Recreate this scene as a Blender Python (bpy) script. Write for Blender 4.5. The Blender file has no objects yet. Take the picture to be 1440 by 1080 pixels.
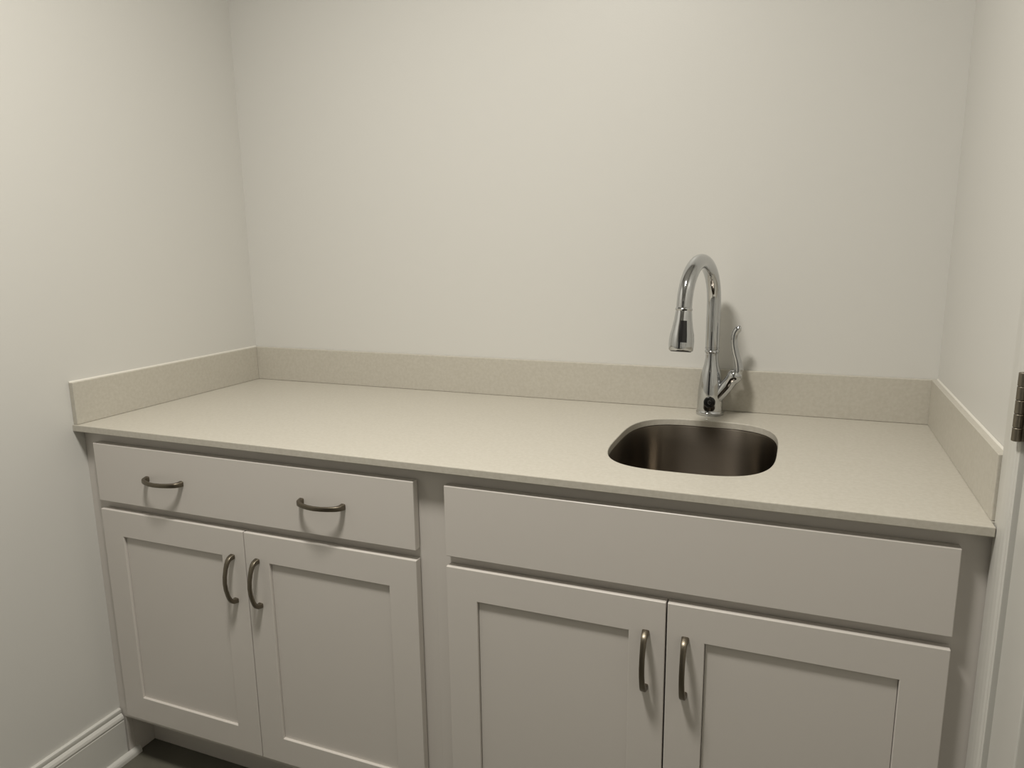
import bpy, bmesh, math, random
from mathutils import Vector, Matrix
random.seed(3)
S = bpy.context.scene
COL = S.collection

# ------------------------------------------------------------------ camera
CAM_LOC = (1.60165, -1.81761, 1.32504)
cr = Vector((0.92918037, 0.36938397, -0.01339118))
cu = Vector((-0.0581452, 0.18184935, 0.9816058))
cf = Vector((-0.36502462, 0.91131021, -0.19044875))
cam_data = bpy.data.cameras.new('camera')
cam_data.sensor_fit = 'HORIZONTAL'; cam_data.sensor_width = 36.0
cam_data.lens = 1017.896 * 36.0 / 1440.0
cam_data.clip_start = 0.02
cam = bpy.data.objects.new('camera', cam_data); COL.objects.link(cam)
m = Matrix.Identity(4)
for i in range(3):
    m[i][0] = cr[i]; m[i][1] = cu[i]; m[i][2] = -cf[i]; m[i][3] = CAM_LOC[i]
cam.matrix_world = m
S.camera = cam

# ------------------------------------------------------------------ world, light, exposure
w = bpy.data.worlds.new('world'); S.world = w; w.use_nodes = True
w.node_tree.nodes['Background'].inputs[0].default_value = (0.03, 0.028, 0.025, 1)
w.node_tree.nodes['Background'].inputs[1].default_value = 1.0
S.view_settings.view_transform = 'Standard'; S.view_settings.look = 'None'
S.view_settings.gamma = 1.0; S.view_settings.use_curve_mapping = False
S.view_settings.exposure = 0.0

ROOM_W = 1.8934; ROOM_D = 3.1; ROOM_H = 2.74
la = bpy.data.lights.new('ceiling_lamp', 'AREA'); la.shape = 'DISK'; la.size = 0.30
la.energy = 31.5; la.color = (1.0, 0.955, 0.875); la.spread = math.radians(158)
lo = bpy.data.objects.new('ceiling_lamp', la); COL.objects.link(lo)
lo.location = (0.95, -1.26, ROOM_H - 0.07)

# ------------------------------------------------------------------ materials
def mat(name, color, rough=0.5, metal=0.0, spec=0.5, var=0.0, vscale=20.0, bump=0.0, bscale=200.0, coat=0.0,
        color2=None, stretch=None):
    mt = bpy.data.materials.new(name); mt.use_nodes = True
    nt = mt.node_tree; b = nt.nodes['Principled BSDF']
    b.inputs['Base Color'].default_value = (*color, 1); b.inputs['Roughness'].default_value = rough
    b.inputs['Metallic'].default_value = metal; b.inputs['Specular IOR Level'].default_value = spec
    b.inputs['Coat Weight'].default_value = coat
    tc = nt.nodes.new('ShaderNodeTexCoord'); src = tc.outputs['Object']
    if stretch:
        mp = nt.nodes.new('ShaderNodeMapping'); mp.inputs['Scale'].default_value = stretch
        nt.links.new(src, mp.inputs[0]); src = mp.outputs[0]
    if var or color2:
        n = nt.nodes.new('ShaderNodeTexNoise'); n.inputs['Scale'].default_value = vscale
        n.inputs['Detail'].default_value = 5; n.inputs['Roughness'].default_value = 0.6
        r = nt.nodes.new('ShaderNodeValToRGB')
        r.color_ramp.elements[0].position = 0.35; r.color_ramp.elements[1].position = 0.68
        c2 = color2 or tuple(c * (1 - var) for c in color)
        r.color_ramp.elements[0].color = (*c2, 1); r.color_ramp.elements[1].color = (*color, 1)
        nt.links.new(src, n.inputs['Vector']); nt.links.new(n.outputs['Fac'], r.inputs[0])
        nt.links.new(r.outputs[0], b.inputs['Base Color'])
    if bump:
        n2 = nt.nodes.new('ShaderNodeTexNoise'); n2.inputs['Scale'].default_value = bscale
        n2.inputs['Detail'].default_value = 3
        bp = nt.nodes.new('ShaderNodeBump'); bp.inputs['Strength'].default_value = bump
        bp.inputs['Distance'].default_value = 0.001
        nt.links.new(src, n2.inputs['Vector']); nt.links.new(n2.outputs['Fac'], bp.inputs['Height'])
        nt.links.new(bp.outputs[0], b.inputs['Normal'])
    return mt

M = {}
M['wall'] = mat('wall_paint', (0.65, 0.642, 0.61), 0.42, spec=0.4, bump=0.12, bscale=260)
M['ceiling'] = mat('ceiling_paint', (0.80, 0.79, 0.77), 0.8)
M['trim'] = mat('trim_paint', (0.62, 0.612, 0.575), 0.3, spec=0.5)
M['cabinet'] = mat('cabinet_paint', (0.61, 0.578, 0.54), 0.34, spec=0.5, bump=0.06, bscale=90, stretch=(1, 1, 0.15))
M['inside'] = mat('cabinet_inside', (0.30, 0.26, 0.20), 0.7)
M['quartz'] = mat('quartz_stone', (0.54, 0.514, 0.452), 0.33, spec=0.5, color2=(0.487, 0.46, 0.396), vscale=130)
M['caulk'] = mat('caulk', (0.70, 0.68, 0.62), 0.5)
M['floor'] = mat('floor_tile', (0.135, 0.131, 0.105), 0.42, color2=(0.108, 0.104, 0.082), vscale=9, bump=0.1)
M['chrome'] = mat('chrome', (0.55, 0.56, 0.57), 0.07, metal=1.0)
M['nickel'] = mat('brushed_nickel', (0.185, 0.162, 0.125), 0.36, metal=1.0, bump=0.15, bscale=400, stretch=(1, 1, 0.1))
M['bronze'] = mat('hinge_metal', (0.24, 0.215, 0.175), 0.42, metal=1.0)
M['steel'] = mat('sink_steel', (0.245, 0.215, 0.18), 0.30, metal=1.0, bump=0.12, bscale=300, stretch=(0.06, 0.06, 1.0))
_b = M['steel'].node_tree.nodes['Principled BSDF']; _t = M['steel'].node_tree.nodes.new('ShaderNodeTangent')
_t.direction_type = 'RADIAL'; _t.axis = 'Z'; _b.inputs['Anisotropic'].default_value = 0.85; _b.inputs['Anisotropic Rotation'].default_value = 0.25
M['steel'].node_tree.links.new(_t.outputs[0], _b.inputs['Tangent'])
M['black'] = mat('black_plastic', (0.008, 0.008, 0.008), 0.25)
M['greymark'] = mat('grey_mark', (0.10, 0.10, 0.10), 0.4)
M['dark'] = mat('dark_gap', (0.02, 0.018, 0.015), 0.8)

# ------------------------------------------------------------------ helpers
def obj(name, bm, material, parent=None, smooth=False, bevel=0.0, seg=2, angle=40):
    bmesh.ops.recalc_face_normals(bm, faces=bm.faces)
    me = bpy.data.meshes.new(name); bm.to_mesh(me); bm.free()
    me.materials.append(material)
    o = bpy.data.objects.new(name, me); COL.objects.link(o)
    if parent is not None: o.parent = parent
    if smooth:
        for p in me.polygons: p.use_smooth = True
        try: me.set_sharp_from_angle(angle=math.radians(angle))
        except Exception: pass
    if bevel:
        b = o.modifiers.new('bevel', 'BEVEL'); b.width = bevel; b.segments = seg
        b.limit_method = 'ANGLE'; b.angle_limit = math.radians(50)
    return o

def box(bm, x0, x1, y0, y1, z0, z1):
    v = [bm.verts.new(p) for p in ((x0, y0, z0), (x1, y0, z0), (x1, y1, z0), (x0, y1, z0),
                                   (x0, y0, z1), (x1, y0, z1), (x1, y1, z1), (x0, y1, z1))]
    for f in ((0, 3, 2, 1), (4, 5, 6, 7), (0, 1, 5, 4), (1, 2, 6, 5), (2, 3, 7, 6), (3, 0, 4, 7)):
        bm.faces.new([v[i] for i in f])

def boxes(*bs):
    bm = bmesh.new()
    for b in bs: box(bm, *b)
    return bm

def thing(name, label, cat, loc=(0, 0, 0), group=None):
    o = bpy.data.objects.new(name, None); COL.objects.link(o); o.empty_display_size = 0.05
    o.location = loc; o['label'] = label; o['category'] = cat
    if group: o['group'] = group
    return o

def tag(o, label, cat, group=None):
    o['label'] = label; o['category'] = cat
    if group: o['group'] = group
    return o

def struct(o, label=None, cat=None):
    o['kind'] = 'structure'
    if label: o['label'] = label
    if cat: o['category'] = cat
    return o

def extrude_profile(bm, pts, axis, a, b, closed=True):
    """pts: 2-D outline; axis 'y' -> pts are (x,z) swept y=a..b; axis 'z' -> pts are (x,y) swept z=a..b"""
    def P(p, t): return (p[0], t, p[1]) if axis == 'y' else (p[0], p[1], t)
    A = [bm.verts.new(P(p, a)) for p in pts]; B = [bm.verts.new(P(p, b)) for p in pts]
    n = len(pts)
    for i in range(n):
        j = (i + 1) % n
        bm.faces.new((A[i], A[j], B[j], B[i]))
    bm.faces.new(A[::-1]); bm.faces.new(B)

def sweep(bm, path, radii, n=20, caps=True, up=None, flat=None):
    """tube along path; radii per point; flat = list of (ru, rv) for elliptical/rect section"""
    path = [Vector(p) for p in path]; rings = []
    T = []
    for i in range(len(path)):
        a = path[max(i - 1, 0)]; b = path[min(i + 1, len(path) - 1)]; T.append((b - a).normalized())
    ref = Vector(up) if up else (Vector((0, 0, 1)) if abs(T[0].z) < 0.9 else Vector((1, 0, 0)))
    u = (ref - ref.dot(T[0]) * T[0]).normalized()
    for i, p in enumerate(path):
        u = (u - u.dot(T[i]) * T[i]).normalized(); v = T[i].cross(u)
        ru, rv = flat[i] if flat else (radii[i], radii[i])
        ring = []
        for k in range(n):
            a = 2 * math.pi * k / n; c, s = math.cos(a), math.sin(a)
            if flat:   # superellipse section, boxy
                e = 0.45
                c2 = math.copysign(abs(c) ** e, c); s2 = math.copysign(abs(s) ** e, s)
            else: c2, s2 = c, s
            ring.append(bm.verts.new(p + u * (ru * c2) + v * (rv * s2)))
        rings.append(ring)
    for i in range(len(rings) - 1):
        for k in range(n):
            j = (k + 1) % n
            bm.faces.new((rings[i][k], rings[i][j], rings[i + 1][j], rings[i + 1][k]))
    if caps:
        bm.faces.new(rings[0][::-1]); bm.faces.new(rings[-1])
    return rings

def lathe_path(bm, base, axis, prof, n=40):
    """prof: list of (distance along axis, radius) - allows repeated distances"""
    base = Vector(base); ax = Vector(axis).normalized()
    u = (Vector((1, 0, 0)) if abs(ax.x) < 0.8 else Vector((0, 1, 0)))
    u = (u - u.dot(ax) * ax).normalized(); v = ax.cross(u)
    rings = []
    for d, r in prof:
        r = max(r, 1e-5)
        rings.append([bm.verts.new(base + ax * d + u * (r * math.cos(2 * math.pi * k / n)) + v * (r * math.sin(2 * math.pi * k / n))) for k in range(n)])
    for i in range(len(rings) - 1):
        for k in range(n):
            j = (k + 1) % n
            bm.faces.new((rings[i][k], rings[i][j], rings[i + 1][j], rings[i + 1][k]))
    bm.faces.new(rings[0][::-1]); bm.faces.new(rings[-1])

# ------------------------------------------------------------------ dimensions
W = ROOM_W; D = ROOM_D; HC = ROOM_H
H = 0.914; TS = 0.0153; HS = 0.1021; TB = 0.0137
YS = -0.648          # slab front
YF = -0.6195         # face-frame front
YD = -0.6400         # door / drawer front
YC = -0.6225         # start of the door casing on the right wall
ZFB = 0.1215         # bottom of the face frame

# ------------------------------------------------------------------ room shell
T = 0.12
struct(obj('floor', boxes((-T, W + T, -D - T, T, -0.05, 0)), M['floor']), 'dark grey-green floor', 'floor')
struct(obj('ceiling', boxes((-T, W + T, -D - T, T, HC, HC + 0.05)), M['ceiling']))
struct(obj('wall_left', boxes((-T, 0, -D, T, 0, HC)), M['wall']), 'painted wall at the left end of the countertop', 'wall')
struct(obj('wall_back', boxes((0, W, 0, T, 0, HC)), M['wall']), 'painted wall behind the faucet', 'wall')
# right wall has the opening of the door
DY0, DY1, DZ = -0.706, -1.52, 2.035
struct(obj('wall_right', boxes((W, W + T, DY0, T, 0, HC), (W, W + T, DY1, DY0, DZ, HC), (W, W + T, -D, DY1, 0, HC)), M['wall']),
       'painted wall at the right end of the countertop', 'wall')
# unseen wall behind the camera; opening added for dark reflections in the chrome
struct(obj('wall_front', boxes((-T, 0.35, -D - T, -D, 0, HC), (1.30, W + T, -D - T, -D, 0, HC), (0.35, 1.30, -D - T, -D, 2.05, HC)), M['wall']))

# baseboard along the left wall, moulded cap and shoe
prof = [(0.0002, 0.0), (0.0002, 0.1445), (0.0055, 0.1445), (0.0080, 0.1425), (0.0085, 0.1385), (0.0080, 0.1335), (0.0068, 0.1310),
        (0.0095, 0.1290), (0.0135, 0.1245), (0.0152, 0.1190), (0.0152, 0.1165), (0.0138, 0.1155), (0.0138, 0.1125),
        (0.0148, 0.1105), (0.0148, 0.0), ]
bm = bmesh.new(); extrude_profile(bm, prof, 'y', -D, YC - 0.001)
bb = struct(obj('baseboard_left', bm, M['trim']), 'white moulded baseboard below the left wall', 'baseboard')
sh = [(0.0150, 0.0002), (0.0150, 0.0190), (0.0180, 0.0190), (0.0222, 0.0175), (0.0255, 0.0145), (0.0275, 0.0100), (0.0280, 0.0050), (0.0280, 0.0002)]
bm = bmesh.new(); extrude_profile(bm, sh, 'y', -D, -0.592)
obj('shoe_moulding', bm, M['trim'], bb)

# door casing on the right wall (profile in x,y swept in z), head and far leg
def casing_leg(y_out, y_in, z1):
    s = 1 if y_in < y_out else -1
    wd = abs(y_out - y_in)
    q = [(0.0, 0.0), (0.0085, 0.0), (0.0095, 0.0015), (0.0108, 0.018), (0.0118, 0.030), (0.0138, 0.036), (0.0145, 0.046),
         (0.0140, 0.060), (0.0125, 0.070), (0.0105, 0.074), (0.0105, wd - 0.003), (0.0090, wd), (0.0, wd)]
    bm = bmesh.new(); extrude_profile(bm, [(W - a, y_out - s * b) for a, b in q], 'z', 0.0, z1)
    return bm
tr = struct(obj('trim_1', casing_leg(YC, -0.703, DZ + 0.05), M['trim']), 'white door casing beside the countertop', 'door trim')
struct(obj('trim_2', casing_leg(-1.612, -1.525, DZ + 0.05), M['trim']))
struct(obj('trim_3', boxes((W - 0.012, W, -1.612, YC, DZ + 0.051, DZ + 0.135)), M['trim'], bevel=0.003))
# the door itself, closed, with moulded panels
XD = W - 0.004
bm = bmesh.new()
dz = [0.008, 0.22, 1.02, 1.16, 1.92, 2.03]
y0, y1 = DY0 - 0.004, DY1 + 0.004
st = 0.113
box(bm, XD, XD + 0.035, y0 - st, y0, dz[0], dz[5]); box(bm, XD, XD + 0.035, y1, y1 + st, dz[0], dz[5])
for a, b in ((dz[0], dz[1]), (dz[2], dz[3]), (dz[4], dz[5])): box(bm, XD, XD + 0.035, y1 + st, y0 - st, a, b)
dr = struct(obj('door_1', bm, M['trim'], bevel=0.002), 'white panelled door in the right wall', 'door')
for a, b in ((dz[1], dz[2]), (dz[3], dz[4])):
    bm = bmesh.new()
    box(bm, XD + 0.012, XD + 0.024, y1 + st, y0 - st, a, b)
    # raised field with sloped edge
    o_, i_ = 0.012, 0.045
    A = [(XD + 0.0115, y1 + st + o_, a + o_), (XD + 0.0115, y0 - st - o_, a + o_), (XD + 0.0115, y0 - st - o_, b - o_), (XD + 0.0115, y1 + st + o_, b - o_)]
    B = [(XD + 0.003, y1 + st + i_, a + i_), (XD + 0.003, y0 - st - i_, a + i_), (XD + 0.003, y0 - st - i_, b - i_), (XD + 0.003, y1 + st + i_, b - i_)]
    va = [bm.verts.new(p) for p in A]; vb = [bm.verts.new(p) for p in B]
    for k in range(4): bm.faces.new((va[k], va[(k + 1) % 4], vb[(k + 1) % 4], vb[k]))
    bm.faces.new(vb); bm.faces.new(va[::-1])
    obj('door_panel', bm, M['trim'], dr)
# hinge: knuckled barrel standing proud of the casing, and its leaf
bm = bmesh.new()
hz0, hz1 = 1.0575, 1.1505; hx = W - 0.0152; hy = -0.7035
n = 5; hh = (hz1 - hz0) / n
for k in range(n):
    lathe_path(bm, (hx, hy, hz0 + k * hh + 0.0003), (0, 0, 1), [(0, 0.0054), (0.0006, 0.0060), (hh - 0.0012, 0.0060), (hh - 0.0006, 0.0054)], 20)
box(bm, hx - 0.001, W - 0.0045, hy - 0.0012, hy + 0.0012, hz0, hz1)
hg = obj('hinge', bm, M['bronze'], dr, smooth=True)
hg['label'] = 'dark bronze hinge barrel on the door edge'
bm = boxes((W - 0.0058, W - 0.0042, hy - 0.031, hy, hz0, hz1))
for k in range(4):
    lathe_path(bm, (W - 0.0056, hy - 0.010 - 0.009 * (k % 2), hz0 + 0.012 + k * 0.023), (-1, 0, 0), [(0, 0.0038), (0.0012, 0.003)], 12)
obj('hinge_leaf', bm, M['bronze'], dr)

# ------------------------------------------------------------------ pull handle
def handle_mesh(horizontal, half):
    bm = bmesh.new()
    # (s along, projection, half-width across, half-thickness)
    key = [(-1.0, 0.000, .0068, .0060), (-0.995, 0.005, .0062, .0056), (-0.975, 0.0105, .0056, .0052), (-0.91, 0.0155, .0053, .0044),
           (-0.80, 0.0195, .0051, .0036), (-0.6, 0.0240, .0049, .0031), (-0.3, 0.0283, .0048, .0029), (0, 0.0298, .0048, .0029)]
    key = key + [(-a, b, c, d) for a, b, c, d in key[:-1]][::-1]
    path = []; flat = []
    hl = half - 0.0058
    for s, d, wd, th in key:
        path.append((s * hl, -d, 0) if horizontal else (0, -d, s * hl)); flat.append((wd, th))
    sweep(bm, path, None, n=16, up=(0, 0, 1) if horizontal else (1, 0, 0), flat=flat)
    return bm

# ------------------------------------------------------------------ cabinet fronts
def flat_front(name, x0, x1, z0, z1, parent):
    bm = boxes((x0, x1, YD, YF - 0.0020, z0, z1))
    return obj(name, bm, M['cabinet'], parent, bevel=0.0016, seg=3)

def shaker_door(x0, x1, z0, z1, parent):
    s = 0.0650; yb = YF - 0.0020
    bm = bmesh.new()
    # one continuous painted frame ring, front and back
    def ring(y, a0, a1, b0, b1): return [bm.verts.new(p) for p in ((a0, y, b0), (a1, y, b0), (a1, y, b1), (a0, y, b1))]
    fo = ring(YD, x0, x1, z0, z1); fi = ring(YD, x0 + s, x1 - s, z0 + s, z1 - s)
    bo = ring(yb, x0, x1, z0, z1); bi = ring(yb, x0 + s, x1 - s, z0 + s, z1 - s)
    for k in range(4):
        j = (k + 1) % 4
        bm.faces.new((fo[k], fo[j], fi[j], fi[k])); bm.faces.new((bo[j], bo[k], bi[k], bi[j]))
        bm.faces.new((fo[j], fo[k], bo[k], bo[j])); bm.faces.new((fi[k], fi[j], bi[j], bi[k]))
    d = obj('door', bm, M['cabinet'], parent, bevel=0.0014, seg=3)
    bm = boxes((x0 + s + 0.0009, x1 - s - 0.0009, YD + 0.0065, yb - 0.002, z0 + s - 0.0001, z1 - s + 0.0001))
    obj('center_panel', bm, M['cabinet'], d)
    return d

def add_handle(x, z, horizontal, half, parent, src={}):
    k = (horizontal, half)
    if k not in src:
        o = obj('handle', handle_mesh(horizontal, half), M['nickel'], parent, smooth=True, angle=60); src[k] = o
    else:
        o = src[k].copy(); COL.objects.link(o); o.parent = parent
    o.location = (x, YD, z); o['label'] = 'brushed nickel arched bar pull'
    return o

def cabinet(label, xa, xb, fx0, fx1, gap, drawer):
    c = thing('base_cabinet', label, 'cabinet', (0, 0, 0), None)
    # carcass
    z1 = H - TS - 0.0004
    for a in (xa, xb - 0.016):
        obj('side_panel', boxes((a, a + 0.016, YF + 0.0195, -0.001, 0.0005, z1)), M['cabinet'], c)
    bm = boxes((xa + 0.016, xb - 0.016, YF + 0.0195, -0.001, ZFB - 0.002, ZFB + 0.014),
               (xa + 0.016, xb - 0.016, -0.008, -0.001, ZFB + 0.014, z1))
    obj('carcass', bm, M['inside'], c)
    # face frame: stiles full height, rails between
    y0, y1 = YF, YF + 0.019
    sw = 0.05
    bm = boxes((xa, xa + sw, y0, y1, ZFB, z1), (xb - sw, xb, y0, y1, ZFB, z1),
               (xa + sw, xb - sw, y0, y1, 0.850, z1), (xa + sw, xb - sw, y0, y1, 0.698, 0.742), (xa + sw, xb - sw, y0, y1, ZFB, 0.168))
    obj('face_frame', bm, M['cabinet'], c)
    obj('toe_kick', boxes((xa + 0.0165, xb - 0.0165, -0.541, -0.529, 0.0005, ZFB - 0.003)), M['cabinet'], c)
    # fronts
    if drawer:
        f = flat_front('drawer_front', fx0, fx1, 0.7288, 0.8723, c)
        q = (fx1 - fx0) / 4
        add_handle(fx0 + q, 0.8004, True, 0.0575, f); add_handle(fx1 - q, 0.8004, True, 0.0575, f)
        obj('drawer_box', boxes((fx0 + 0.03, fx1 - 0.03, YF + 0.001, -0.12, 0.745, 0.846)), M['inside'], c)
    else:
        flat_front('false_front', fx0, fx1, 0.7288, 0.8723, c)
    for side in (0, 1):
        if side == 0: d = shaker_door(fx0, gap - 0.0014, 0.1462, 0.7076, c); hx = gap - 0.0355
        else: d = shaker_door(gap + 0.0014, fx1, 0.1462, 0.7076, c); hx = gap + 0.0335
        add_handle(hx, 0.5918, False, 0.0585, d)
    return c

XM = 0.9524
c1 = cabinet('white base cabinet on the left, a wide drawer with two pulls above two shaker doors', 0.0004, XM - 0.00003, 0.0507, 0.919, 0.4846, True)
c2 = cabinet('white base cabinet on the right under the sink, plain false front above two shaker doors', XM + 0.00003, W - 0.0004, 0.9858, 1.8442, 1.4144, False)
# end panels closing the toe space at the two walls
obj('end_panel', boxes((0.0006, 0.0160, YF + 0.0005, YF + 0.019, 0.0005, ZFB - 0.0005)), M['cabinet'], c1)
obj('end_panel', boxes((W - 0.0160, W - 0.0006, YF + 0.0005, YF + 0.019, 0.0005, ZFB - 0.0005)), M['cabinet'], c2)

# ------------------------------------------------------------------ countertop with sink cut-out
SC = (1.4130, -0.3350); SA, SB, SN = 0.1612, 0.2045, 3.4
def sup(t, a=SA, b=SB, n=SN):
    c, s = math.cos(t), math.sin(t)
    return (SC[0] + a * math.copysign(abs(c) ** (2 / n), c), SC[1] + b * math.copysign(abs(s) ** (2 / n), s))
XN = W - 0.0122
poly = [(0.0003, -0.0003), (0.0003, YS), (XN, YS), (XN, YC - 0.0006 + 0.0012), (W - 0.0003, YC + 0.0006), (W - 0.0003, -0.0003)]
def ray_poly(dx, dy):
    best = None
    for i in range(len(poly)):
        ax, ay = poly[i]; bx, by = poly[(i + 1) % len(poly)]
        ex, ey = bx - ax, by - ay; den = dx * ey - dy * ex
        if abs(den) < 1e-12: continue
        t = ((ax - SC[0]) * ey - (ay - SC[1]) * ex) / den
        u = ((ax - SC[0]) * dy - (ay - SC[1]) * dx) / den
        if t > 0 and -1e-7 <= u <= 1 + 1e-7 and (best is None or t < best): best = t
    return (SC[0] + dx * best, SC[1] + dy * best)
hole = [sup(2 * math.pi * k / 160) for k in range(160)]
ang = [(math.atan2(y - SC[1], x - SC[0]), (x, y), None) for x, y in hole]
for x, y in poly:
    a = math.atan2(y - SC[1], x - SC[0]); dx, dy = math.cos(a), math.sin(a)
    # hole point on that ray by bisection on the superellipse
    r = 1.0 / (abs(dx / SA) ** SN + abs(dy / SB) ** SN) ** (1 / SN)
    ang.append((a, (SC[0] + dx * r, SC[1] + dy * r), (x, y)))
ang.sort(key=lambda q: q[0])
bm = bmesh.new()
iT, iB, oT, oB, cT, cB = [], [], [], [], [], []
zt, zb = H, H - TS
for a, hp, op in ang:
    if op is None:
        dx, dy = math.cos(a), math.sin(a); op = ray_poly(dx, dy)
    ch = 0.0012
    vx, vy = hp[0] - SC[0], hp[1] - SC[1]; k_ = 1 + ch / math.hypot(vx, vy)
    cT.append(bm.verts.new((SC[0] + vx * k_, SC[1] + vy * k_, zt)))
    iT.append(bm.verts.new((hp[0], hp[1], zt - ch))); iB.append(bm.verts.new((hp[0], hp[1], zb)))
    oT.append(bm.verts.new((op[0], op[1], zt))); oB.append(bm.verts.new((op[0], op[1], zb)))
n = len(ang)
for i in range(n):
    j = (i + 1) % n
    bm.faces.new((cT[i], oT[i], oT[j], cT[j])); bm.faces.new((iT[i], cT[i], cT[j], iT[j]))
    bm.faces.new((iB[i], iT[i], iT[j], iB[j])); bm.faces.new((oB[j], oB[i], iB[i], iB[j])); bm.faces.new((oT[j], oT[i], oB[i], oB[j]))
ct = tag(obj('countertop', bm, M['quartz'], bevel=0.0015), 'cream speckled quartz countertop slab with rounded sink cut-out', 'countertop')

def splash(label, *b):
    return tag(obj('backsplash', boxes(b), M['quartz'], bevel=0.0012), label, 'backsplash', None)
zs0, zs1 = H + 0.0003, H + HS
splash('long low quartz backsplash strip along the back wall behind the faucet', 0.0004, W - 0.0004, -TB, -0.0004, zs0, zs1)
s1 = splash('short quartz side splash against the left wall', 0.0004, TB, -0.6440, -TB - 0.0006, zs0, zs1)
s2 = splash('short quartz side splash against the right wall beside the door casing', W - TB, W - 0.0004, YC + 0.0015, -TB - 0.0006, zs0, zs1)

# white caulk beads where the splashes meet the walls
def bead(parent, pts, axis, a, b):
    bm = bmesh.new(); extrude_profile(bm, pts, axis, a, b)
    k = obj('caulk_bead', bm, M['caulk'], parent); k['label'] = 'white caulk bead'
bead(s1, [(0.0004, zs1), (0.0030, zs1), (0.0004, zs1 + 0.0028)], 'y', -0.6430, -0.0030)
bead(s2, [(W - 0.0004, zs1), (W - 0.0030, zs1), (W - 0.0004, zs1 + 0.0028)], 'y', YC + 0.0020, -0.0030)

# ------------------------------------------------------------------ sink
sink = thing('sink', 'small undermount stainless steel sink set in the countertop below the faucet', 'sink', (SC[0], SC[1], zb))
bm = bmesh.new()
secs = [(1.10, 0.0004), (1.012, 0.0004), (1.004, 0.0012), (1.000, 0.004), (0.994, 0.05), (0.985, 0.11), (0.972, 0.140), (0.945, 0.160), (0.90, 0.172), (0.83, 0.178), (0.6, 0.181), (0.13, 0.186)]
rings = []
N = 128
for sc_, dpt in secs:
    rings.append([bm.verts.new((sup(2 * math.pi * k / N, SA * sc_, SB * (1 - (1 - sc_) * SA / SB), SN)[0] - SC[0],
                                sup(2 * math.pi * k / N, SA * sc_, SB * (1 - (1 - sc_) * SA / SB), SN)[1] - SC[1], -dpt)) for k in range(N)])
for i in range(len(rings) - 1):
    for k in range(N):
        j = (k + 1) % N
        bm.faces.new((rings[i][k], rings[i][j], rings[i + 1][j], rings[i + 1][k]))
bm.faces.new(rings[-1])
bowl = obj('bowl', bm, M['steel'], sink, smooth=True)
so = bowl.modifiers.new('thick', 'SOLIDIFY'); so.thickness = 0.0012; so.offset = 1
bm = bmesh.new(); lathe_path(bm, (0, 0, -0.1862), (0, 0, 1), [(0, .043), (0.002, .045), (0.003, .040), (0.0012, .034), (0.0012, .001)], 40)
drn = obj('drain', bm, M['chrome'], sink, smooth=True)

# ------------------------------------------------------------------ faucet
FB = Vector((1.4105, -0.0555, H))
fa = thing('faucet', 'chrome pull-down kitchen faucet with high arched spout and side lever', 'faucet', FB)
def P(x, y, z): return (x - FB.x, y - FB.y, z - FB.z)
bm = bmesh.new()
lathe_path(bm, (0, 0, 0.0003), (0, 0, 1), [(0, .0315), (0.0015, .0325), (0.006, .0325), (0.008, .0305), (0.012, .0300)], 48)
obj('base_ring', bm, M['chrome'], fa, smooth=True)
bm = bmesh.new()
lathe_path(bm, (0, 0, 0.012), (0, 0, 1), [(0, .0300), (0.020, .0300), (0.045, .0292), (0.065, .0268), (0.084, .0242), (0.098, .0205), (0.110, .0172), (0.124, .0150), (0.134, .0145), (0.137, .0145)], 48)
obj('body', bm, M['chrome'], fa, smooth=True)
bm = bmesh.new()
lathe_path(bm, (0, 0, 0.149), (0, 0, 1), [(0, .0138), (0.001, .0160), (0.004, .0172), (0.0065, .0160), (0.0075, .0150), (0.009, .0150), (0.0105, .0166), (0.0135, .0166), (0.015, .0140)], 40)
obj('collar', bm, M['chrome'], fa, smooth=True)
# spout: straight post then an arch turned slightly to the left of straight ahead
dv = Vector((-0.041, -0.195, 0)).normalized(); R = 0.0985
path = [Vector((0, 0, 0.163 + 0.105 * k / 6)) for k in range(6)]
zc = 0.2665
for k in range(25):
    a = math.pi * k / 24 * 0.985
    path.append(dv * (R - R * math.cos(a)) + Vector((0, 0, zc + R * 1.02 * math.sin(a))))
end = path[-1]
rad = [.0160 + 0.0005 * min(1, k / 30) for k in range(len(path))]
bm = bmesh.new(); sweep(bm, path, rad, n=32, up=(1, 0, 0))
obj('spout', bm, M['chrome'], fa, smooth=True)
# spray head hanging from the spout
ax = (path[-1] - path[-2]).normalized(); ax = (ax + Vector((-0.004, -0.03, 0))).normalized()
bm = bmesh.new()
lathe_path(bm, end - ax * 0.001, ax, [(0, .0165), (0.001, .0172), (0.004, .0184), (0.006, .0172), (0.007, .0166), (0.009, .0172), (0.026, .0190), (0.044, .0222), (0.058, .0252), (0.070, .0264), (0.082, .0262), (0.090, .0256), (0.092, .0240)], 44)
spray = obj('spray_head', bm, M['chrome'], fa, smooth=True)
bm = bmesh.new()
lathe_path(bm, end + ax * 0.0895, ax, [(0, .0222), (0.0032, .0222), (0.0036, .0200)], 40)
obj('spray_face', bm, M['greymark'], spray, smooth=True)
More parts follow.
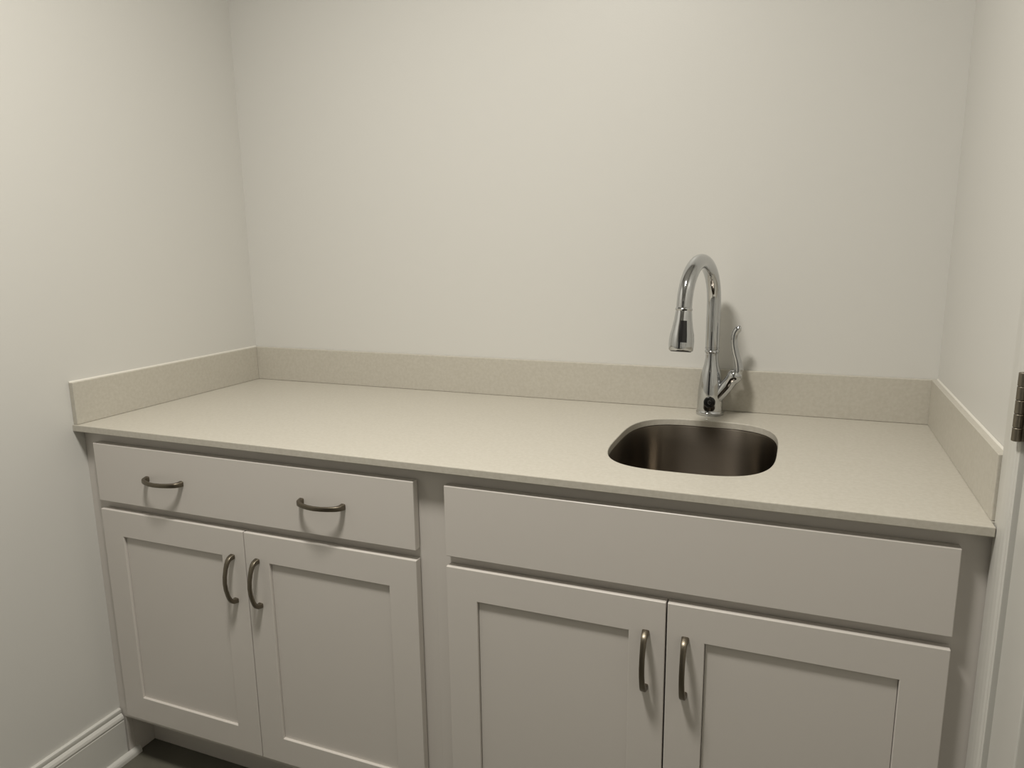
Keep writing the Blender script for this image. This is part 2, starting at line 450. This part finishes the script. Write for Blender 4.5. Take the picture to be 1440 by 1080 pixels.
# black button on the front of the spray head (facing the room, slightly right)
camdir = Vector((0.22, -0.97, 0)).normalized()
camdir = (camdir - camdir.dot(ax) * ax).normalized(); side = ax.cross(camdir)
bm = bmesh.new()
vs = []
for (d, r_) in ((0.027, .0190), (0.044, .0221), (0.058, .0251), (0.073, .0263)):
    row = []
    for k in range(7):
        a = (k - 3) / 3 * 0.33
        row.append((end + ax * d + (camdir * math.cos(a) + side * math.sin(a)) * r_, end + ax * d + (camdir * math.cos(a) + side * math.sin(a)) * (r_ + 0.0014)))
    vs.append(row)
lo_ = [[bm.verts.new(p[0]) for p in row] for row in vs]; hi_ = [[bm.verts.new(p[1]) for p in row] for row in vs]
for i in range(3):
    for k in range(6):
        bm.faces.new((hi_[i][k], hi_[i][k + 1], hi_[i + 1][k + 1], hi_[i + 1][k])); bm.faces.new((lo_[i][k + 1], lo_[i][k], lo_[i + 1][k], lo_[i + 1][k + 1]))
    bm.faces.new((lo_[i][0], hi_[i][0], hi_[i + 1][0], lo_[i + 1][0])); bm.faces.new((hi_[i][6], lo_[i][6], lo_[i + 1][6], hi_[i + 1][6]))
for k in range(6):
    bm.faces.new((lo_[0][k], lo_[0][k + 1], hi_[0][k + 1], hi_[0][k])); bm.faces.new((lo_[3][k + 1], lo_[3][k], hi_[3][k], hi_[3][k + 1]))
bt = obj('button', bm, M['black'], spray, smooth=True); bt['label'] = 'black spray button'
# round dark sensor window low on the body, with a pale mark in it
sd = Vector((0.06, -1, 0.04)).normalized()
bm = bmesh.new()
lathe_path(bm, Vector((0, 0, 0.0335)) + sd * 0.0270, sd, [(0, .0135), (0.0045, .0135), (0.0058, .0122), (0.0062, .0100)], 36)
se = obj('sensor_window', bm, M['black'], fa, smooth=True); se['label'] = 'round black sensor window'
bm = bmesh.new()
cc = Vector((0, 0, 0.0335)) + sd * 0.0332
ux = Vector((1, 0.06, 0)).normalized(); uz = ux.cross(sd) * -1
uz = Vector((0, 0, 1))
pth = [cc + ux * (0.0032 * math.cos(t)) + uz * (0.0045 * math.sin(t)) for t in [0.6 + 5.0 * k / 16 for k in range(17)]]
sweep(bm, pth, [0.0006] * 17, n=6)
obj('mark', bm, M['greymark'], se, smooth=True)
# side valve hub rising to the right and the curved lever on its end
h0 = Vector((0.010, -0.006, 0.034)); h1 = Vector((0.0610, -0.012, 0.1060)); hax = (h1 - h0).normalized(); hl = (h1 - h0).length
bm = bmesh.new()
lathe_path(bm, h0, hax, [(0, .0150), (hl * .55, .0155), (hl * .76, .0150), (hl * .78, .0162), (hl * .90, .0175), (hl * .97, .0160), (hl * 1.03, .0110), (hl*1.05, .004)], 36)
obj('valve_hub', bm, M['chrome'], fa, smooth=True)
# black seam strip on the lower front side of the hub
fr = Vector((0.15, -1, -0.25)); fr = (fr - fr.dot(hax) * hax).normalized(); sid = hax.cross(fr)
lp = [(0.057, 0.098), (0.0620, 0.105), (0.0640, 0.114), (0.0615, 0.130), (0.0545, 0.155), (0.0505, 0.178), (0.0515, 0.196), (0.0565, 0.207), (0.0620, 0.2105)]
lr = [.0085, .0100, .0098, .0086, .0080, .0078, .0080, .0086, .0078]
def smooth_path(pts, rr, n=6):
    out, ro = [], []
    for i in range(len(pts) - 1):
        p0 = pts[max(i - 1, 0)]; p1 = pts[i]; p2 = pts[i + 1]; p3 = pts[min(i + 2, len(pts) - 1)]
        for k in range(n):
            t = k / n
            out.append(tuple(0.5 * (2 * p1[q] + (p2[q] - p0[q]) * t + (2 * p0[q] - 5 * p1[q] + 4 * p2[q] - p3[q]) * t * t + (3 * p1[q] - p0[q] - 3 * p2[q] + p3[q]) * t ** 3) for q in range(len(p1))))
            ro.append(rr[i] * (1 - t) + rr[i + 1] * t)
    out.append(pts[-1]); ro.append(rr[-1]); return out, ro
pp, rr = smooth_path([(a, -0.012 - 0.0, b) for a, b in lp], lr)
bm = bmesh.new(); sweep(bm, pp, rr, n=20, up=(0, 1, 0))
lathe_path(bm, Vector(pp[-1]) - Vector((0.002, 0, 0)), (1, 0, 0.25), [(-0.005, .003), (-0.003, .0070), (0.001, .0078), (0.004, .0065), (0.0055, .003)], 20)
obj('lever', bm, M['chrome'], fa, smooth=True)
